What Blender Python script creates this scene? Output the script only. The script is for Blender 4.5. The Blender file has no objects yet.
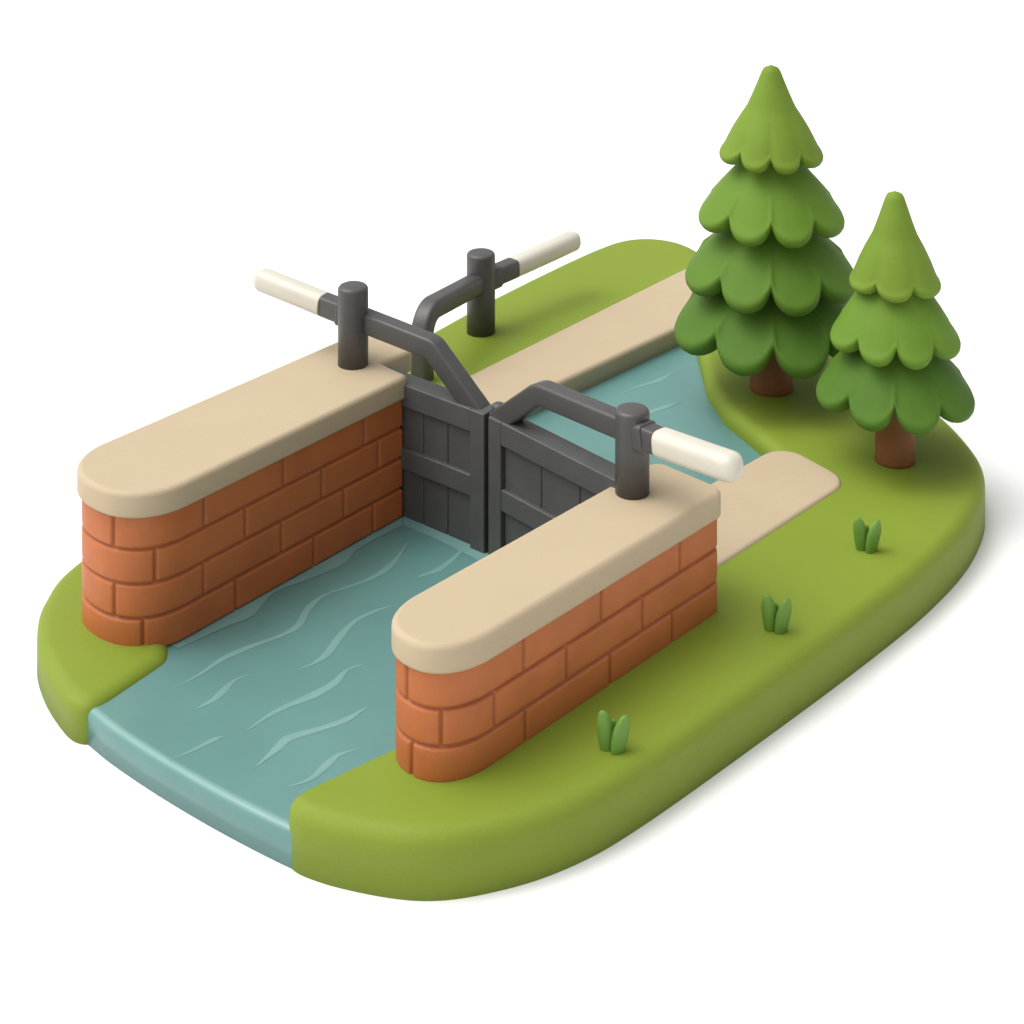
# A small clay-style canal lock: two brick lock walls, a pair of lock gates,
# grassy banks, towpaths, two fir trees, grass tufts, standing on a white floor.
import bpy, bmesh, math, random
from mathutils import Vector, Matrix
from mathutils.geometry import delaunay_2d_cdt

R = math.radians
PI = math.pi
scene = bpy.context.scene
COL = scene.collection

# ------------------------------------------------------------------ materials
def material(name, rgb, rough=0.6, var=0.06, vscale=3.0, grain=0.05, gscale=90.0,
             bump=0.0, spec=0.35, second=None, mask_attr=None, coat=0.0, emit=None):
    m = bpy.data.materials.new(name)
    m.use_nodes = True
    nt = m.node_tree
    b = nt.nodes['Principled BSDF']
    N, L = nt.nodes.new, nt.links.new
    tc = N('ShaderNodeTexCoord')
    n1 = N('ShaderNodeTexNoise'); n1.inputs['Scale'].default_value = vscale
    n1.inputs['Detail'].default_value = 3
    n2 = N('ShaderNodeTexNoise'); n2.inputs['Scale'].default_value = gscale
    n2.inputs['Detail'].default_value = 2
    L(tc.outputs['Object'], n1.inputs['Vector']); L(tc.outputs['Object'], n2.inputs['Vector'])
    r1 = N('ShaderNodeMapRange'); r1.inputs[1].default_value = .3; r1.inputs[2].default_value = .7
    r1.inputs[3].default_value = 1 - var; r1.inputs[4].default_value = 1 + var
    r2 = N('ShaderNodeMapRange'); r2.inputs[1].default_value = .3; r2.inputs[2].default_value = .7
    r2.inputs[3].default_value = 1 - grain; r2.inputs[4].default_value = 1 + grain
    L(n1.outputs['Fac'], r1.inputs[0]); L(n2.outputs['Fac'], r2.inputs[0])
    mul = N('ShaderNodeMath'); mul.operation = 'MULTIPLY'
    L(r1.outputs[0], mul.inputs[0]); L(r2.outputs[0], mul.inputs[1])
    base = None
    if second is not None and mask_attr:
        at = N('ShaderNodeAttribute'); at.attribute_name = mask_attr
        mx = N('ShaderNodeMix'); mx.data_type = 'RGBA'
        mx.inputs['A'].default_value = (*rgb, 1); mx.inputs['B'].default_value = (*second, 1)
        L(at.outputs['Fac'], mx.inputs['Factor'])
        base = mx.outputs['Result']
    vm = N('ShaderNodeVectorMath'); vm.operation = 'SCALE'
    if base is None:
        vm.inputs[0].default_value = rgb
    else:
        L(base, vm.inputs[0])
    L(mul.outputs[0], vm.inputs['Scale'])
    L(vm.outputs[0], b.inputs['Base Color'])
    b.inputs['Roughness'].default_value = rough
    b.inputs['Specular IOR Level'].default_value = spec
    b.inputs['Coat Weight'].default_value = coat
    b.inputs['Coat Roughness'].default_value = .3
    if bump:
        bp = N('ShaderNodeBump'); bp.inputs['Strength'].default_value = bump
        bp.inputs['Distance'].default_value = .01
        L(n2.outputs['Fac'], bp.inputs['Height']); L(bp.outputs[0], b.inputs['Normal'])
    return m

M = {}
M['floor'] = material('white_floor', (.87, .87, .87), .9, var=0, grain=0, spec=0)
M['grass'] = material('grass_clay', (.192, .260, .026), .62, var=.02, vscale=1.2, grain=.05, bump=.10, spec=.25)
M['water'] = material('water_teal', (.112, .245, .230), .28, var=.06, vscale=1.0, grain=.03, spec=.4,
                      second=(.165, .305, .285), mask_attr='foam_and_highlight')  # second colour: painted highlight on the water's lip
M['ripple'] = material('ripple_teal', (.170, .320, .300), .35, var=.05, vscale=2.5, grain=.03, spec=.4)
M['stone'] = material('coping_stone', (.470, .374, .248), .6, var=.012, vscale=2.0, grain=.04, bump=.10, spec=.3)
M['path'] = material('path_sand', (.465, .370, .250), .7, var=.012, vscale=2.0, grain=.04, bump=.10, spec=.25)
M['brick'] = material('brick_clay', (.445, .130, .037), .5, var=.08, vscale=2.2, grain=.05, bump=.10, spec=.35,
                      second=(.34, .100, .033), mask_attr='mortar')
M['iron'] = material('dark_iron', (.068, .067, .065), .42, var=.06, vscale=3, grain=.06, bump=.08, spec=.45)
M['gate_wood'] = material('dark_gate_boards', (.074, .074, .072), .48, var=.08, vscale=3, grain=.06, bump=.08, spec=.45)
M['white'] = material('white_handle', (.60, .565, .48), .38, var=.02, grain=.02, spec=.45)
M['bark'] = material('bark_brown', (0.221, 0.083, 0.029), .6, var=.10, vscale=4, grain=.06, bump=.15, spec=.3)
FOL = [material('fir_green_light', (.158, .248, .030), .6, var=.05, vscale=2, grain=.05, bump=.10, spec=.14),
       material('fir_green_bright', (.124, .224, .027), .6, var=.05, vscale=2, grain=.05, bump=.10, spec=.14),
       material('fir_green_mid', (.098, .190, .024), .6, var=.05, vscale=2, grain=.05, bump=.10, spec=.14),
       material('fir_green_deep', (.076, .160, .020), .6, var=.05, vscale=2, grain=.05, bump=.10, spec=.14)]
M['tuft'] = material('tuft_green', (.135, .265, .040), .5, var=.05, grain=.04, spec=.35)

# ------------------------------------------------------------------ helpers
def link_mesh(name, verts, faces, mat, parent=None, smooth=True, loc=None):
    me = bpy.data.meshes.new(name)
    me.from_pydata([tuple(v) for v in verts], [], faces)
    bm = bmesh.new(); bm.from_mesh(me)
    bmesh.ops.recalc_face_normals(bm, faces=bm.faces)
    bm.to_mesh(me); bm.free()
    me.materials.append(mat)
    if smooth:
        for p in me.polygons: p.use_smooth = True
    o = bpy.data.objects.new(name, me)
    COL.objects.link(o)
    if loc is not None: o.location = loc
    if parent is not None: o.parent = parent
    return o

def empty(name, loc=(0, 0, 0)):
    o = bpy.data.objects.new(name, None)
    o.empty_display_size = .2
    COL.objects.link(o); o.location = loc
    return o

def tag(o, label, cat, group=None):
    o['label'] = label; o['category'] = cat; o['kind'] = 'thing'
    if group: o['group'] = group
    return o

def struct(o, label=None, cat=None):
    o['kind'] = 'structure'
    if label: o['label'] = label
    if cat: o['category'] = cat
    return o

def catmull(pts, n=10, closed=False):
    out = []
    N = len(pts)
    rng = N if closed else N - 1
    for i in range(rng):
        g = (lambda k: pts[k % N]) if closed else (lambda k: pts[max(0, min(N - 1, k))])
        p0, p1, p2, p3 = (Vector(g(i + d)) for d in (-1, 0, 1, 2))
        for j in range(n):
            t = j / n
            out.append(.5 * ((2 * p1) + (-p0 + p2) * t + (2 * p0 - 5 * p1 + 4 * p2 - p3) * t * t
                             + (-p0 + 3 * p1 - 3 * p2 + p3) * t ** 3))
    if not closed: out.append(Vector(pts[-1]))
    return out

def round_poly(pts, radii, closed=True, seg=10):
    """fillet the corners of a 2-D polyline"""
    pts = [Vector(p) for p in pts]
    N = len(pts)
    out = []
    for i, p in enumerate(pts):
        r = radii[i] if isinstance(radii, (list, tuple)) else radii
        if r <= 0 or (not closed and i in (0, N - 1)):
            out.append(p.copy()); continue
        a = pts[i - 1]; b = pts[(i + 1) % N]
        da = (a - p); db = (b - p)
        la, lb = da.length, db.length
        da.normalize(); db.normalize()
        ang = math.acos(max(-1, min(1, da.dot(db))))
        if ang > PI - .03:
            out.append(p.copy()); continue
        t = min(r / math.tan(ang / 2), la * .49, lb * .49)
        rr = t * math.tan(ang / 2)
        c = p + (da + db).normalized() * (rr / math.sin(ang / 2))
        s = p + da * t - c; e = p + db * t - c
        sweep = PI - ang
        sgn = 1 if s.cross(e) > 0 else -1
        for k in range(seg + 1):
            th = sgn * sweep * k / seg
            out.append(c + Vector((s.x * math.cos(th) - s.y * math.sin(th), s.x * math.sin(th) + s.y * math.cos(th))))
    return out

def resample(pts, step, closed=True):
    P = [Vector(p) for p in pts]
    if closed: P = P + [P[0]]
    L = [0]
    for a, b in zip(P, P[1:]): L.append(L[-1] + (b - a).length)
    n = max(4, int(round(L[-1] / step)))
    out = []; k = 0
    for i in range(n if closed else n + 1):
        d = L[-1] * i / n
        while k < len(P) - 2 and L[k + 1] < d: k += 1
        seg = L[k + 1] - L[k]
        out.append(P[k].lerp(P[k + 1], 0 if seg == 0 else (d - L[k]) / seg))
    return out

def area2(P):
    return sum(P[i - 1].x * P[i].y - P[i].x * P[i - 1].y for i in range(len(P)))

def ccw(P):
    return P if area2(P) > 0 else list(reversed(P))

def normals2(P):
    """outward normals of a ccw closed polyline"""
    N = len(P); out = []
    for i in range(N):
        d = (P[(i + 1) % N] - P[i]).normalized() + (P[i] - P[i - 1]).normalized()
        d = d.normalized() if d.length > 1e-9 else (P[(i + 1) % N] - P[i]).normalized()
        out.append(Vector((d.y, -d.x)))
    return out

def slab(name, outline, z0, z1, mat, parent=None, rt=.08, rb=.0, seg=6, bulge=0.0, flat_top_ring=True, grid=0.0, zfun=None):
    """extruded outline with rounded top (rt) and bottom (rb) edges"""
    P = ccw(list(outline)); Nn = normals2(P); n = len(P)
    prof = []                                   # (inset, z) from bottom to top
    if rb > 0:
        for k in range(seg + 1):
            a = PI / 2 * k / seg
            prof.append((rb - rb * math.sin(a), z0 + rb - rb * math.cos(a)))
    else:
        prof.append((0, z0))
    if bulge:
        h0, h1 = prof[-1][1], z1 - rt
        for k in range(1, 5):
            t = k / 5
            prof.append((-bulge * math.sin(PI * t), h0 + (h1 - h0) * t))
    if rt > 0:
        for k in range(seg + 1):
            a = PI / 2 * k / seg
            prof.append((rt - rt * math.cos(a), z1 - rt + rt * math.sin(a)))
        if flat_top_ring: prof.append((rt + .02, z1))
    else:
        prof.append((0, z1))
    V = []; F = []
    for ins, z in prof:
        for p, q in zip(P, Nn):
            V.append((p.x - q.x * ins, p.y - q.y * ins, z))
    for r in range(len(prof) - 1):
        for i in range(n):
            j = (i + 1) % n
            F.append((r * n + i, r * n + j, (r + 1) * n + j, (r + 1) * n + i))
    base = (len(prof) - 1) * n
    if grid:
        ring = [Vector(V[base + i][:2]) for i in range(n)]
        x0, x1 = min(p.x for p in ring), max(p.x for p in ring)
        y0, y1 = min(p.y for p in ring), max(p.y for p in ring)
        pts = list(ring)
        gx = x0 + grid * .5
        while gx < x1:
            gy = y0 + grid * .5
            while gy < y1:
                q = Vector((gx, gy))
                ins = False
                for i in range(n):
                    a, b = ring[i - 1], ring[i]
                    if (a.y > q.y) != (b.y > q.y) and q.x < (b.x - a.x) * (q.y - a.y) / (b.y - a.y) + a.x: ins = not ins
                if ins and min((q - r_).length for r_ in ring) > grid * .45: pts.append(q)
                gy += grid
            gx += grid
        vo, eo, fo, ov, oe, of = delaunay_2d_cdt(pts, [], [list(range(n))], 1, 1e-6)
        idx = []
        for k, v in enumerate(vo):
            src = [q for q in ov[k] if q < n]
            if src: idx.append(base + src[0])
            else:
                V.append((v.x, v.y, z1)); idx.append(len(V) - 1)
        for f in fo: F.append(tuple(idx[q] for q in f))
    else:
        F.append(tuple(base + i for i in range(n)))
    F.append(tuple(reversed(range(n))))
    if zfun: V = [(v[0], v[1], zfun(*v)) for v in V]
    return link_mesh(name, V, F, mat, parent)

def rbox(name, lo, hi, mat, parent=None, r=.02, seg=3):
    bm = bmesh.new()
    bmesh.ops.create_cube(bm, size=1)
    for v in bm.verts:
        for k in range(3):
            v.co[k] = lo[k] + (v.co[k] + .5) * (hi[k] - lo[k])
    if r > 0:
        bmesh.ops.bevel(bm, geom=list(bm.edges), offset=r, segments=seg, profile=.5, affect='EDGES', clamp_overlap=True)
    me = bpy.data.meshes.new(name); bm.to_mesh(me); bm.free()
    me.materials.append(mat)
    for p in me.polygons: p.use_smooth = True
    o = bpy.data.objects.new(name, me); COL.objects.link(o)
    if parent is not None: o.parent = parent
    m = o.modifiers.new('wn', 'WEIGHTED_NORMAL'); m.keep_sharp = True; m.weight = 80
    return o

def rrect(hw, hh, r, seg=5):
    pts = []
    for cx, cy, a0 in ((hw - r, hh - r, 0), (-hw + r, hh - r, 90), (-hw + r, -hh + r, 180), (hw - r, -hh + r, 270)):
        for k in range(seg + 1):
            a = R(a0 + 90 * k / seg)
            pts.append((cx + r * math.cos(a), cy + r * math.sin(a)))
    return pts

def sweep(name, path, origin, direction, hw, hh, r, mat, parent=None, cap=0.0, capend=None, scale=None):
    """rounded-rectangle bar along a path (t, z) in the vertical plane through origin along direction"""
    d = Vector((direction[0], direction[1], 0)).normalized()
    wdir = Vector((-d.y, d.x, 0))
    P = [Vector(p) for p in path]
    n = len(P)
    prof = rrect(hw, hh, r)
    V = []; F = []; m = len(prof)
    rings = []                                   # (point, normal, scale)
    def nrm(i):
        if 0 < i < n - 1:
            t1 = (P[i] - P[i - 1]).normalized(); t2 = (P[i + 1] - P[i]).normalized()
            t = (t1 + t2).normalized()
            k = 1 / max(.5, t.dot(t1))
        else:
            t = (P[1] - P[0]) if i == 0 else (P[-1] - P[-2]); t.normalize(); k = 1
        return t, Vector((-t.y, t.x)), k
    c0 = cap if capend is None else capend[0]
    c1 = cap if capend is None else capend[1]
    for i in range(n):
        t, nn, k = nrm(i)
        s = 1 if scale is None else scale(i / (n - 1))
        if i == 0 and c0 > 0:
            for q in range(5):
                a = PI / 2 * q / 5
                ff = math.sin(a)
                shr = 1 - (1 - ff) * c0 / max(hw, hh)
                rings.append((P[i] + t * c0 * (1 - math.cos(a)), nn, 1, max(.02, shr) * s))
            rings.append((P[i] + t * c0, nn, 1, s))
        elif i == n - 1 and c1 > 0:
            rings.append((P[i] - t * c1, nn, 1, s))
            for q in range(4, -1, -1):
                a = PI / 2 * q / 5
                ff = math.sin(a)
                shr = 1 - (1 - ff) * c1 / max(hw, hh)
                rings.append((P[i] - t * c1 * (1 - math.cos(a)), nn, 1, max(.02, shr) * s))
        else:
            rings.append((P[i], nn, k, s))
    for p, nn, k, s in rings:
        for (a, b) in prof:
            q = p + nn * (b * k * s)
            w = Vector((origin[0], origin[1], 0)) + d * q.x + wdir * (a * s)
            V.append((w.x, w.y, q.y + origin[2]))
    for q in range(len(rings) - 1):
        for i in range(m):
            j = (i + 1) % m
            F.append((q * m + i, q * m + j, (q + 1) * m + j, (q + 1) * m + i))
    F.append(tuple(range(m))); F.append(tuple((len(rings) - 1) * m + i for i in range(m)))
    return link_mesh(name, V, F, mat, parent)

def lathe(name, prof, mat, parent=None, loc=(0, 0, 0), seg=48):
    V = []; F = []
    for r, z in prof:
        for i in range(seg):
            a = 2 * PI * i / seg
            V.append((loc[0] + r * math.cos(a), loc[1] + r * math.sin(a), loc[2] + z))
    for k in range(len(prof) - 1):
        for i in range(seg):
            j = (i + 1) % seg
            F.append((k * seg + i, k * seg + j, (k + 1) * seg + j, (k + 1) * seg + i))
    F.append(tuple(range(seg))); F.append(tuple((len(prof) - 1) * seg + i for i in range(seg)))
    return link_mesh(name, V, F, mat, parent)

def post(name, x, y, z0, z1, rad, parent):
    b = .045
    prof = [(rad, z0)]
    prof += [(rad, z0 + (z1 - b - z0) * .5)]
    for k in range(6):
        a = PI / 2 * k / 5
        prof.append((rad - b + b * math.cos(a), z1 - b + b * math.sin(a)))
    prof += [(rad * .6, z1 + .006), (rad * .25, z1 + .009)]
    return lathe(name, prof, M['iron'], parent, (x, y, 0))

# ------------------------------------------------------------------ floor
ZF, ZW = -.55, -.22
fl = link_mesh('ground', [(-150, -150, ZF), (150, -150, ZF), (150, 150, ZF), (-150, 150, ZF)], [(0, 1, 2, 3)], M['floor'], smooth=False)
struct(fl)

# ------------------------------------------------------------------ grass bank
curve_a = catmull([(-4.44, -1.80), (-4.25, -2.42), (-3.86, -3.06), (-3.30, -3.44), (-2.65, -3.66), (-1.85, -3.74),
                   (-.2, -3.75), (1.44, -3.73), (2.8, -3.66), (3.95, -3.46), (4.90, -3.06), (5.50, -2.45),
                   (6.05, -1.5), (6.7, .2), (7.3, 1.8), (7.9, 3.2), (8.12, 4.05), (7.78, 4.64), (6.95, 4.78), (4.8, 4.58),
                   (3.4, 4.36), (1.0, 3.95), (-1.0, 3.50), (-3.12, 2.98), (-3.84, 2.57), (-4.25, 2.08), (-4.48, 1.60),
                   (-4.62, 1.10), (-4.69, .60)], 12)
channel = round_poly([(-4.69, .60), (-3.60, .80), (-3.10, 1.50), (0, 1.75), (.55, 2.15), (6.0, 2.35), (5.68, 1.80), (4.55, .67), (4.12, .05), (3.72, -.92),
                      (3.45, -1.45), (.6, -1.5), (.1, -2.25), (-2.6, -2.35), (-3.0, -1.98), (-4.44, -1.80)],
                     [0, .24, .3, .2, .2, .2, .25, .35, .35, .3, .2, .2, .2, .3, .3, 0], closed=False, seg=6)
outline = [Vector(p) for p in curve_a] + [Vector(p) for p in channel[1:-1]]
ia, ib = 0, len(curve_a) - 1                        # the two sharp front corners of the banks
outline = round_poly(outline, [.19 if i in (ia, ib) else 0 for i in range(len(outline))], True, 8) if False else outline
def soften(P, tips, r):
    """replace the stretch of outline near each tip by one smooth corner"""
    P = resample(P, .02); n = len(P)
    for tip in tips:
        T = Vector(tip)
        k = min(range(n), key=lambda i: (P[i] - T).length)
        m = int(r / .02)
        a, b = P[(k - m) % n].copy(), P[(k + m) % n].copy()
        for q in range(-m, m + 1):
            t = (q + m) / (2 * m)
            P[(k + q) % n] = a * (1 - t) ** 2 + T * (2 * t * (1 - t)) + b * t * t
    return P
outline = resample(soften(outline, [(-4.44, -1.80), (-4.69, .60)], .36), .045)
def dip(x, y, z):
    """the bank round the nose of the taller wall lies lower"""
    a = max(0, min(1, (-1.2 - x) / 1.8)); a = a * a * (3 - 2 * a)
    b = max(0, min(1, (y - .1) / .3))
    return ZF + (z - ZF) * (1 - .27 * a * b)
gb = slab('grass_bank', outline, ZF, 0, M['grass'], rt=.15, seg=9, flat_top_ring=False, grid=.16, zfun=dip)
struct(gb)

# ------------------------------------------------------------------ water
wf = catmull([(-4.58, .78), (-4.60, .3), (-4.57, -.4), (-4.49, -1.2), (-4.37, -1.95), (-4.30, -2.15)], 10)
wpoly = wf + [Vector(p) for p in [(-2.5, -2.6), (4.2, -2.0), (5.2, .2), (6.3, 1.3), (6.2, 2.6), (.5, 2.5), (-2.5, 1.9)]]
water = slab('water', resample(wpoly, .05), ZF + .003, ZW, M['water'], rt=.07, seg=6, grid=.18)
struct(water)
# highlight on the rounded lip, painted in as a paler water colour
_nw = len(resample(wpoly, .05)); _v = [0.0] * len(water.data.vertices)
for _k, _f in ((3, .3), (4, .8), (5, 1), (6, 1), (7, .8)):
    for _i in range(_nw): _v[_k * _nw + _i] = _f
_at = water.data.attributes.new('foam_and_highlight', 'FLOAT', 'POINT'); _at.data.foreach_set('value', _v)

def ribbon(name, pts, widths, z, mat, parent, h=.005, n=8):
    C = catmull(pts, n); m = len(C)
    V = []; F = []
    prof = [(-1, 0), (-.7, .7), (0, 1), (.7, .7), (1, 0)]
    for i, p in enumerate(C):
        t = (C[min(m - 1, i + 1)] - C[max(0, i - 1)]).normalized()
        nn = Vector((-t.y, t.x))
        f = i / (m - 1) * (len(widths) - 1)
        k = min(len(widths) - 2, int(f)); w = widths[k] + (widths[k + 1] - widths[k]) * (f - k)
        for a, b in prof:
            q = p + nn * (a * w * .42)
            V.append((q.x, q.y, z + b * h * min(1, w / .05)))  # low swell
    k = len(prof)
    for i in range(m - 1):
        for j in range(k - 1):
            F.append((i * k + j, (i + 1) * k + j, (i + 1) * k + j + 1, i * k + j + 1))
    return link_mesh(name, V, F, mat, parent)

RIPPLES = [
    ([(-3.87, 0.39), (-3.52, 0.41), (-3.19, 0.46), (-2.86, 0.43), (-2.55, 0.37), (-2.32, 0.39), (-2.06, 0.55), (-1.8, 0.63), (-1.51, 0.58), (-1.21, 0.53), (-0.87, 0.59), (-0.43, 0.81)], [0.0, 0.05, 0.09, 0.05, 0.09, 0.09, 0.03, 0.05, 0.1, 0.0]),
    ([(-3.91, -0.01), (-3.71, -0.02), (-3.53, 0.03), (-3.35, 0.09), (-3.18, 0.06)], [0, 0.07, 0.1, 0.04, 0]),
    ([(-3.8, -0.63), (-3.48, -0.58), (-3.24, -0.59), (-2.98, -0.63), (-2.71, -0.62), (-2.5, -0.55), (-2.28, -0.6)], [0, 0.06, 0.08, 0.12, 0.1, 0.05, 0]),
    ([(-2.84, -0.2), (-2.64, -0.23), (-2.45, -0.2), (-2.18, -0.07), (-1.87, 0.04), (-1.61, 0.03), (-1.43, -0.02)], [0, 0.05, 0.1, 0.1, 0.06, 0.05, 0]),
    ([(-4.06, -1.1), (-3.74, -1.02), (-3.56, -0.98), (-3.26, -1.08), (-3.02, -1.14), (-2.73, -1.13)], [0, 0.1, 0.12, 0.08, 0.09, 0]),
    ([(-4.04, -1.51), (-3.81, -1.57), (-3.58, -1.52), (-3.42, -1.49), (-3.21, -1.56)], [0, 0.06, 0.1, 0.06, 0]),
    ([(-4.53, -0.47), (-4.26, -0.5), (-4.06, -0.51), (-3.96, -0.54)], [0, 0.05, 0.07, 0]),
    ([(-0.9, 0.21), (-0.64, 0.15), (-0.42, 0.18), (-0.13, 0.27)], [0, 0.1, 0.07, 0.05]),
    ([(3.8, 1.56), (4.22, 1.52), (4.57, 1.46), (4.87, 1.49)], [0, 0.05, 0.1, 0]),
    ([(3.3, 0.84), (3.74, 0.94), (4.04, 0.9), (4.29, 0.86)], [0, 0.1, 0.09, 0]),
]
for pts, wd in RIPPLES:
    ribbon('ripple', pts, wd, ZW + .002, M['ripple'], water)
# foam collecting along the wall and the gate
def foam_and_highlight(pts_out, pts_in):
    a = catmull(pts_out, 8); b = catmull(pts_in, 8); m = min(len(a), len(b))
    V = [(p.x, p.y, ZW + .005) for p in a[:m]] + [(p.x, p.y, ZW + .005) for p in b[:m]]
    F = [(i, i + 1, m + i + 1, m + i) for i in range(m - 1)]
    return link_mesh('foam_edge', V, F, M['ripple'], water)
foam_and_highlight([(-3.45, 1.08), (-2.95, 1.12), (-2.5, 1.15), (-2, 1.19), (-1.5, 1.22), (-1, 1.26), (-0.55, 1.29), (-0.06, 1.33)], [(-3.4, 0.91), (-2.87, 0.88), (-2.53, 0.85), (-2.12, 1.03), (-1.72, 0.98), (-1.25, 0.94), (-0.91, 1.07), (-0.25, 1.1)])
foam_and_highlight([(-0.03, 1.3), (-0.03, 0.6), (-0.03, 0), (-0.03, -0.8), (-0.03, -1.9)], [(-0.24, 1.13), (-0.21, 0.6), (-0.2, 0), (-0.2, -0.8), (-0.2, -1.9)])

# ------------------------------------------------------------------ brick walls
def wall_outline(inner, outer, nose_x, corner=.12, step=.012, off=0.0, notch=None, squish=1.0):
    """inner / outer: ((x_start, y), (x_end, y)); the nose bulges towards -x to nose_x"""
    (ix0, iy0), (ix1, iy1) = inner; (ox0, oy0), (ox1, oy1) = outer
    pts = []
    cx, cy = (ix0 + ox0) / 2, (iy0 + oy0) / 2
    hw = math.hypot(ix0 - ox0, iy0 - oy0) / 2
    ax = Vector((ox0 - ix0, oy0 - iy0)).normalized()
    L = cx - nose_x
    e = 2 / 2.25
    for k in range(1, 48):
        a = PI * k / 48
        c, s = math.cos(a), math.sin(a)
        q = Vector((cx, cy)) - ax * (hw * math.copysign(abs(c) ** e, c)) + Vector((-1, 0)) * (L * abs(s) ** e)
        pts.append(q)
    tail = [(ox0, oy0), (ox1, oy1)] + ([] if not notch else notch) + [(ix1, iy1), (ix0, iy0)]
    rad = [0, corner] + ([.04] * len(notch) if notch else []) + [corner if not notch else .02, 0]
    full = [Vector(p) for p in pts] + [Vector(p) for p in tail]
    rr = [0] * len(pts) + rad
    P = ccw(round_poly(full, rr, True, 8))
    P = resample(P, step)
    if off:
        Nn = normals2(P)
        P = [p + q * off for p, q in zip(P, Nn)]
    return P

LEFT = dict(inner=((-3.30, .98), (-.13, 1.22)), outer=((-3.30, 2.20), (.38, 2.43)), nose_x=-3.91, corner=.12,
            notch=[(.38, 1.68), (-.13, 1.68)])
RIGHT = dict(inner=((-2.85, -1.96), (.54, -1.86)), outer=((-2.85, -2.82), (.54, -2.71)), nose_x=-3.41, corner=.13)

def arc_lengths(P):
    L = [0]
    for i in range(len(P)): L.append(L[-1] + (P[(i + 1) % len(P)] - P[i]).length)
    return L

def brickwork(P, zb, zt, course, joints, parent):
    """one closed skin of pillowed bricks; joints[k] = arc positions of upright joints in course k from the top"""
    Nn = normals2(P); n = len(P); L = arc_lengths(P); tot = L[-1]
    # heights, denser near the bed joints
    zs = []
    nc = int(math.ceil((zt - zb) / course - 1e-6))
    z = zt
    steps = [0, .012, .022, .034, .05, .07, .5, 1 - .07, 1 - .05, 1 - .034, 1 - .022, 1 - .012]
    for c in range(nc):
        for f in (0, .025, .05, .08, .12, .17, .25, .5, .75, .83, .88, .92, .95, .975):
            zz = zt - (c + f) * course
            if zz >= zb - 1e-6: zs.append(zz)
    zs.append(zb)
    g, dp = .030, .030
    def groove(d):                               # 1 in the middle of a joint, 0 on the brick
        if d >= g: return 0
        return .5 + .5 * math.cos(PI * d / g)
    rnd = random.Random(5)
    V = []; F = []; mask = []
    for zz in zs:
        c = min(nc - 1, max(0, int((zt - zz) / course - 1e-6)))
        f = (zt - zz) / course
        dz = abs(f - round(f)) * course
        if round(f) == 0: dz = 9
        J = joints[c % len(joints)]
        for i in range(n):
            s = L[i]
            ds = 9
            for j in J:
                q = abs(s - j); q = min(q, tot - q)
                if q < ds: ds = q
            w = max(groove(dz), groove(ds))
            # soft pillow on every brick
            pil = .006 * (math.exp(-min(ds, dz) / .05))
            k = w * dp + pil
            V.append((P[i].x - Nn[i].x * k, P[i].y - Nn[i].y * k, zz)); mask.append(w ** 1.6)
    m = len(zs)
    for r in range(m - 1):
        for i in range(n):
            j = (i + 1) % n
            F.append((r * n + i, r * n + j, (r + 1) * n + j, (r + 1) * n + i))
    F.append(tuple(range(n))); F.append(tuple((m - 1) * n + i for i in range(n)))
    o = link_mesh('brickwork', V, F, M['brick'], parent)
    at = o.data.attributes.new('mortar', 'FLOAT', 'POINT')
    at.data.foreach_set('value', mask)
    return o

JL = [[], [], [], [], []]
JR = [[], [], [], []]
JL = [[9.72, .29, 1.37, 2.57], [10.15, .84, 1.93, 2.79], [9.73, .28, 1.34, 2.26], [10.03, .71, 1.81, 2.71], [9.7, .3, 1.35]]
JR = [[.72, 2.0, 3.07, 4.26], [1.07, 1.62, 2.58, 3.68], [.78, 2.02, 3.2, 4.14], [.9, 2.4]]
for k, j in enumerate(JL): j += [5.35 + 1.05 * q + .5 * (k % 2) for q in range(4)]
for k, j in enumerate(JR): j += [4.95 + 1.05 * q + .5 * (k % 2) for q in range(3)]

wl = empty('brick_wall', (-1.8, 1.7, 0)); 
tag(wl, 'taller orange brick wall with beige stone top, four courses high, on the narrow bank', 'wall')
wr = empty('brick_wall', (-1.4, -2.35, 0))
tag(wr, 'lower orange brick wall with beige stone top, three courses high, nearest the grass tufts', 'wall')
ZL, ZR, TH = 1.36, 1.19, .255
def at_parent(o, p):
    o.matrix_parent_inverse = p.matrix_world.inverted(); return o
bpy.context.view_layer.update()
PLo = wall_outline(**LEFT); PRo = wall_outline(**RIGHT)
at_parent(brickwork(PLo, -.5, ZL - TH + .01, .335, JL, wl), wl)
at_parent(slab('coping', resample(wall_outline(**LEFT, off=.045), .03), ZL - TH, ZL, M['stone'], wl, rt=.055, rb=.035, seg=6), wl)
at_parent(brickwork(PRo, -.5, ZR - TH + .01, .325, JR, wr), wr)
at_parent(slab('coping', resample(wall_outline(**RIGHT, off=.035), .03), ZR - TH, ZR, M['stone'], wr, rt=.058, rb=.035, seg=6), wr)

# ------------------------------------------------------------------ paths
pl = round_poly([(.46, 1.93), (7.0, 1.97), (7.75, 3.28), (.46, 2.76)], [.05, .2, .2, .05], True, 8)
struct(slab('path', resample(pl, .06), -.40, .035, M['path'], rt=.06, seg=6))
pr = round_poly([(.30, -1.04), (3.80, -1.03), (3.60, -2.12), (.30, -2.22)], [.05, .30, .34, .05], True, 12)
struct(slab('path', resample(pr, .06), -.40, .03, M['path'], rt=.05, seg=6))

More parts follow.
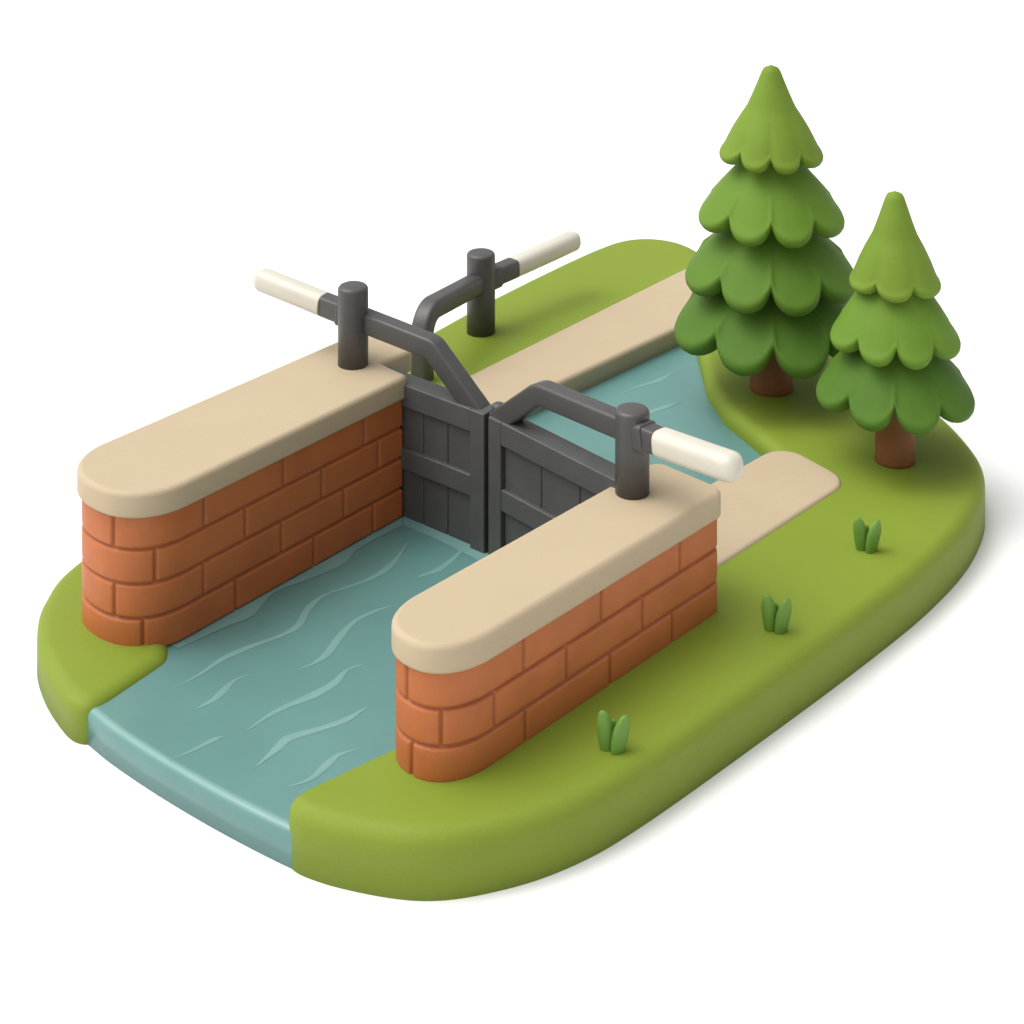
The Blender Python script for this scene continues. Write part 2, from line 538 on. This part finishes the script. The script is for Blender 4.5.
# ------------------------------------------------------------------ lock gates
GX0, GX1, GZ0, GZ1 = -.06, .20, -.5, 1.27
ZB = 1.655                                         # height of the balance beams
def gate(label, board, y_hinge, y_meet, yaw, b_org, b_dir, beam_pts, beam_r, handle_pts, post_xy, post_z, grip):
    s = 1 if y_hinge > y_meet else -1
    t = empty('lock_gate', (post_xy[0], post_xy[1], post_z[0])); bpy.context.view_layer.update()
    tag(t, label, 'lock gate', 'pair of lock gates across the canal')
    rot = Matrix.Rotation(yaw, 4, 'Z')
    def ad(o): o.parent = t; at_parent(o, t); return o
    def adr(o): o.data.transform(rot); return ad(o)
    ylo, yhi = min(y_hinge, y_meet), max(y_hinge, y_meet)
    sw = .20
    # boards: one panel with upright grooves
    ya, yb = (y_meet + s * sw, y_hinge)
    lo, hi = min(ya, yb), max(ya, yb)
    W = hi - lo
    x = GX0 + .055
    cols = []; nb = max(3, round(W / board)); bw = W / nb
    ys = []
    for k in range(nb):
        y0 = lo + k * bw
        ys += [(y0, .022), (y0 + .011, .003), (y0 + .018, 0), (y0 + bw - .018, 0), (y0 + bw - .011, .003)]
    ys.append((hi, .022))
    V = []; F = []
    for zz in (GZ0, .3, .9, GZ1 - .02):
        for (yy, d) in ys: V.append((x + d, yy, zz))
    m = len(ys)
    for r in range(3):
        for i in range(m - 1): F.append((r * m + i, r * m + i + 1, (r + 1) * m + i + 1, (r + 1) * m + i))
    k0 = len(V)
    for zz in (GZ0, .3, .9, GZ1 - .02):
        for (yy, d) in ys: V.append((GX1 - .04, yy, zz))
    for r in range(3):
        for i in range(m - 1): F.append((k0 + r * m + i, k0 + (r + 1) * m + i, k0 + (r + 1) * m + i + 1, k0 + r * m + i + 1))
    for i in range(m - 1):
        F.append((3 * m + i, 3 * m + i + 1, k0 + 3 * m + i + 1, k0 + 3 * m + i))
        F.append((i, k0 + i, k0 + i + 1, i + 1))
    for i in (0, m - 1):
        for r in range(3):
            F.append((r * m + i, (r + 1) * m + i, k0 + (r + 1) * m + i, k0 + r * m + i))
    adr(link_mesh('boards', V, F, M['gate_wood'], None, smooth=False))
    y1 = y_meet; y2 = y_meet + s * sw
    adr(rbox('stile', (GX0, min(y1, y2), GZ0), (GX1 - .01, max(y1, y2), GZ1 - .003), M['gate_wood'], None, .014))
    a, b = min(y2, y_hinge), max(y2, y_hinge)
    adr(rbox('top_rail', (GX0 + .003, a - .006, 1.02), (GX1, b + .006, GZ1), M['gate_wood'], None, .018))
    adr(rbox('rail', (GX0 + .006, a - .004, .33), (GX0 + .10, b + .004, .56), M['gate_wood'], None, .016))
    # balance beam, its white grip and the heel post
    ad(sweep('balance_beam', round_poly(beam_pts, beam_r, False, 8), (b_org[0], b_org[1], 0), b_dir, .100, .112, .032, M['iron'], None, cap=.02))
    h0, h1 = handle_pts
    ad(sweep('handle', [h0, ((h0[0] + h1[0]) / 2, (h0[1] + h1[1]) / 2), h1], (b_org[0], b_org[1], 0), b_dir, grip, grip, .085, M['white'], None,
             capend=(.012, .12)))
    cd = Vector(b_dir).normalized(); ct = (Vector(post_xy) - Vector(b_org)).dot(cd); cz = h0[1] + (ct + .2 - h0[0]) * (h1[1] - h0[1]) / (h1[0] - h0[0])
    ad(sweep('collar', [(ct + .08, cz - .012), (ct + .17, cz), (ct + .235, cz + .008)], (b_org[0], b_org[1], 0), b_dir, .122, .135, .05, M['iron'], None, cap=.02))
    ad(post('heel_post', post_xy[0], post_xy[1], post_z[0], post_z[1], .17, None))
    return t

g1 = gate('dark grey lock gate with sharply bent beam, white handle over the taller wall', .37,
          1.66, .035, R(5), (.12, 0), (-.2, 1), [(2.375, 1.90), (.84, 1.75), (.22, 1.18)], [0, .13, 0],
          ((2.36, 1.90), (3.36, 2.005)), (-.33, 1.83), (1.34, 2.24), .122)
g2 = gate('dark grey lock gate with bowed beam above a slot, white handle over the right path', .50,
          -1.97, -.035, R(-4), (.08, 0), (-.1, -1), [(2.535, 1.827), (.76, 1.725), (.06, 1.18)], [0, .26, 0],
          ((2.52, 1.825), (3.57, 1.935)), (-.13, -2.11), (1.18, 2.02), .128)
# rounded mitre post head where the two leaves meet
o = lathe('mitre_post', [(.055, -.5), (.075, -.4), (.075, 1.285), (.068, 1.31), (.045, 1.325), (.02, 1.33)], M['iron'], g1, (.15, .02, 0)); at_parent(o, g1)

# ------------------------------------------------------------------ bent crank rail on the far bank
cr = empty('paddle_lever', (3.7, 3.84, 0)); bpy.context.view_layer.update()
tag(cr, 'dark grey post with a bent arm and white handle standing on the far grass bank', 'lever')
def adc(o): o.parent = cr; at_parent(o, cr); return o
adc(post('post', 3.66, 3.80, -.02, 1.06, .19, None))
adc(sweep('arm', round_poly([(0, .67), (1.64, .84), (1.64, -.05)], [0, .27, 0], False, 10), (3.66, 3.80, 0), (-.9493, -.3143), .122, .122, .055, M['iron'], None, cap=.02))
adc(sweep('arm', [(3.75, .67), (4.0, .68), (4.295, .69)], (0, 3.80, 0), (1, 0), .118, .118, .05, M['iron'], None, cap=.02))
adc(sweep('collar', [(3.72, .675), (3.85, .68), (3.95, .683)], (0, 3.80, 0), (1, 0), .140, .140, .055, M['iron'], None, cap=.02))
adc(sweep('handle', [(4.28, .69), (5.0, .72), (5.56, .75)], (0, 3.80, 0), (1, 0), .130, .130, .10, M['white'], None, capend=(.012, .105)))

# ------------------------------------------------------------------ fir trees
def tier(name, x, y, zt, zb, rad, lobes, phase, mat, parent, tip=.06, droop=.16, inner=.35, centred=False, uneven=0.0):
    """one skirt of foliage: a flared cone whose hem swells into rounded lobes"""
    nth = lobes * 28
    V = []; F = []
    nt = 26
    H = zt - zb
    def lob(th):
        p = th - phase                            # lobes of uneven width round the trunk
        p = p + uneven * math.sin(2 * p)
        q = (p * lobes / (2 * PI) + (.5 if centred else 0)) % 1.0 * 2 - 1
        return math.sqrt(max(0.0, 1 - q * q)), 1 - abs(q) ** 2.6
    prof = []
    rings = []
    # outside, from the tip to the hem
    for k in range(nt + 1):
        t = k / nt
        rr = tip + (rad - tip) * (t * .80 + .20 * t ** 3)
        if t < .06: rr = tip * math.sqrt(max(0.0, 1 - (1 - t / .06) ** 2)) * .9 + .004 + (rad - tip) * (t * .80)
        rings.append((rr, zt - H * t * .93, t, 0))
    hem = .155 * (rad / .8 + .3) * .8
    for k in range(1, 9):                         # rolled hem
        a = PI * k / 8
        rings.append((rad + hem * (math.sin(a) * .55) - hem * .9 * (1 - math.cos(a)) * .5, zt - H * .93 - hem * .9 * (1 - math.cos(a)) * .5 - hem * .35 * math.sin(a), 1, k / 8))
    for k in range(1, 6):                         # underside back to the trunk
        t = k / 5
        rings.append(((rad - hem * .9) * (1 - t) + inner * rad * t, zt - H * .93 - hem * .9 + .12 * H * t, 1 - .5 * t, 1 + t))
    for (rr, zz, t, u) in rings:
        for i in range(nth):
            th = 2 * PI * i / nth
            l, lr = lob(th)
            w = max(0, (t - .50) / .50) ** 1.7
            if u > 1: w *= (2 - u)
            r2 = rr * (1 - .12 * w * (1 - lr)) + .03 * rad * w * lr + (.055 * rad * (.6 + .4 * lr) * math.sin(PI * (t - .5) / .5) if t > .5 and u == 0 else 0)
            z2 = zz + droop * rad * w * (1 - l) * 2.0 - .02 * w
            V.append((x + r2 * math.cos(th), y + r2 * math.sin(th), z2))
    for k in range(len(rings) - 1):
        for i in range(nth):
            j = (i + 1) % nth
            F.append((k * nth + i, k * nth + j, (k + 1) * nth + j, (k + 1) * nth + i))
    F.append(tuple(range(nth))); F.append(tuple((len(rings) - 1) * nth + i for i in range(nth)))
    o = link_mesh(name, V, F, mat, parent)
    return o

def fir(label, x, y, trunk_r, trunk_h, tiers):
    t = empty('fir_tree', (x, y, 0)); bpy.context.view_layer.update()
    tag(t, label, 'tree', 'fir trees on the grass bank')
    o = lathe('trunk', [(trunk_r * 1.04, -.02), (trunk_r, .05), (trunk_r * .97, trunk_h), (trunk_r * .7, trunk_h + .3)], M['bark'], t, (x, y, 0)); at_parent(o, t)
    for (zt, zb, rad, lobes, ph, mt, dr) in tiers:
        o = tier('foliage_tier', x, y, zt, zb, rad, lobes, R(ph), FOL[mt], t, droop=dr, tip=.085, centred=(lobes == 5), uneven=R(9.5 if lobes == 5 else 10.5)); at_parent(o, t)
    return t


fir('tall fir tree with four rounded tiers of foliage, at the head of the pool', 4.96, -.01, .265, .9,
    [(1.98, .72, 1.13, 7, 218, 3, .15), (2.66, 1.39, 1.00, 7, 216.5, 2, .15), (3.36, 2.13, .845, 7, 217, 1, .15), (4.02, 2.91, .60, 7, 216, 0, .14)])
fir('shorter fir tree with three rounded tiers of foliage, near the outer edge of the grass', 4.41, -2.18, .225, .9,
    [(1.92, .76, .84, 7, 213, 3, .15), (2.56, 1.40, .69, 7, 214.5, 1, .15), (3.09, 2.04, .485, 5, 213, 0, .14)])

# ------------------------------------------------------------------ grass tufts
def blade(parent, x, y, h, w, lean, bearing, mat, face):
    """a plump pointed leaf leaning outwards"""
    V = []; F = []
    n, m = 14, 12
    d = Vector((math.cos(bearing), math.sin(bearing), 0))
    fdir = Vector((math.cos(face), math.sin(face), 0)); wd = Vector((-fdir.y, fdir.x, 0))
    for k in range(n + 1):
        t = k / n
        r = w * max(0, 1 - abs((t - .52) / (.52 if t > .52 else .80)) ** 2.2) ** .6
        r = max(r, .004)
        c = Vector((x, y, 0)) + d * (lean * (t ** 1.4)) + Vector((0, 0, h * t - .02))
        for i in range(m):
            a = 2 * PI * i / m
            V.append(c + wd * (r * math.cos(a)) + fdir * (r * .55 * math.sin(a)))
    for k in range(n):
        for i in range(m):
            j = (i + 1) % m
            F.append((k * m + i, k * m + j, (k + 1) * m + j, (k + 1) * m + i))
    F.append(tuple(range(m))); F.append(tuple(n * m + i for i in range(m)))
    o = link_mesh('blade', V, F, mat, parent)
    return at_parent(o, parent)

def tuft(label, x, y, sc, turn):
    t = empty('grass_tuft', (x, y, 0)); bpy.context.view_layer.update()
    tag(t, label, 'grass tuft', 'grass tufts on the wide bank')
    rt = R(-45 + turn)                             # towards the right hand of the viewer
    face = R(225)
    def off(a, b): return (x + a * math.cos(rt) + b * math.cos(face), y + a * math.sin(rt) + b * math.sin(face))
    q = off(-.055 * sc, 0); blade(t, q[0], q[1], .36 * sc, .072 * sc, -.040 * sc, rt, M['tuft'], face)
    q = off(.035 * sc, .04 * sc); blade(t, q[0], q[1], .34 * sc, .084 * sc, .065 * sc, rt, M['tuft'], face + .5)
    q = off(-.005 * sc, -.04 * sc); blade(t, q[0], q[1], .26 * sc, .035 * sc, .01 * sc, rt, M['tuft'], face)
    return t
tuft('small green grass tuft beside the round nose end of the lower brick wall', -1.92, -3.43, 1.0, 0)
tuft('small green grass tuft in front of the square end of the lower brick wall', .61, -3.32, 1.0, 0)
tuft('small green grass tuft by the right sandy path, below the shorter fir tree', 2.50, -3.09, 1.0, 0)

# ------------------------------------------------------------------ light
w = bpy.data.worlds.new('World'); scene.world = w
w.use_nodes = True
nt = w.node_tree; bg = nt.nodes['Background']
sky = nt.nodes.new('ShaderNodeTexSky'); sky.sky_type = 'NISHITA'
sky.sun_disc = False
# bearing of the light: from the left hand of the viewer, a little towards the camera
SUN_EL, SUN_AZ = R(62), math.atan2(.75, -.85)       # world direction towards the sun (x, y)
sky.sun_elevation = SUN_EL
sky.sun_rotation = PI / 2 - SUN_AZ
sky.air_density = 1.0; sky.dust_density = 6.0; sky.ozone_density = 1.0
hs = nt.nodes.new('ShaderNodeHueSaturation'); hs.inputs['Saturation'].default_value = .06
nt.links.new(sky.outputs[0], hs.inputs['Color']); nt.links.new(hs.outputs[0], bg.inputs['Color'])
bg.inputs['Strength'].default_value = .176
sun = bpy.data.lights.new('Sun', 'SUN'); sun.energy = 1.2; sun.angle = R(75); sun.color = (1, .965, .91)
so = bpy.data.objects.new('Sun', sun); COL.objects.link(so)
dvec = Vector((math.cos(SUN_AZ) * math.cos(SUN_EL), math.sin(SUN_AZ) * math.cos(SUN_EL), math.sin(SUN_EL)))
so.rotation_euler = (-dvec).to_track_quat('-Z', 'Y').to_euler()
so.location = dvec * 20

# ------------------------------------------------------------------ camera
cam = bpy.data.cameras.new('Camera'); co = bpy.data.objects.new('Camera', cam); COL.objects.link(co)
co.location = (-15.1513, -15.0238, 10.8)
co.rotation_euler = (PI / 2, 0, math.atan2(-1, .97))
cam.lens = 2000 / 1024 * 36; cam.sensor_width = 36
cam.shift_y = -992 / 1024
cam.clip_end = 1000
scene.camera = co

scene.view_settings.view_transform = 'Standard'
scene.view_settings.look = 'None'
scene.view_settings.exposure = 0.0
scene.view_settings.gamma = 1
scene.render.film_transparent = False
scene.cycles.max_bounces = 8
scene.cycles.use_denoising = True
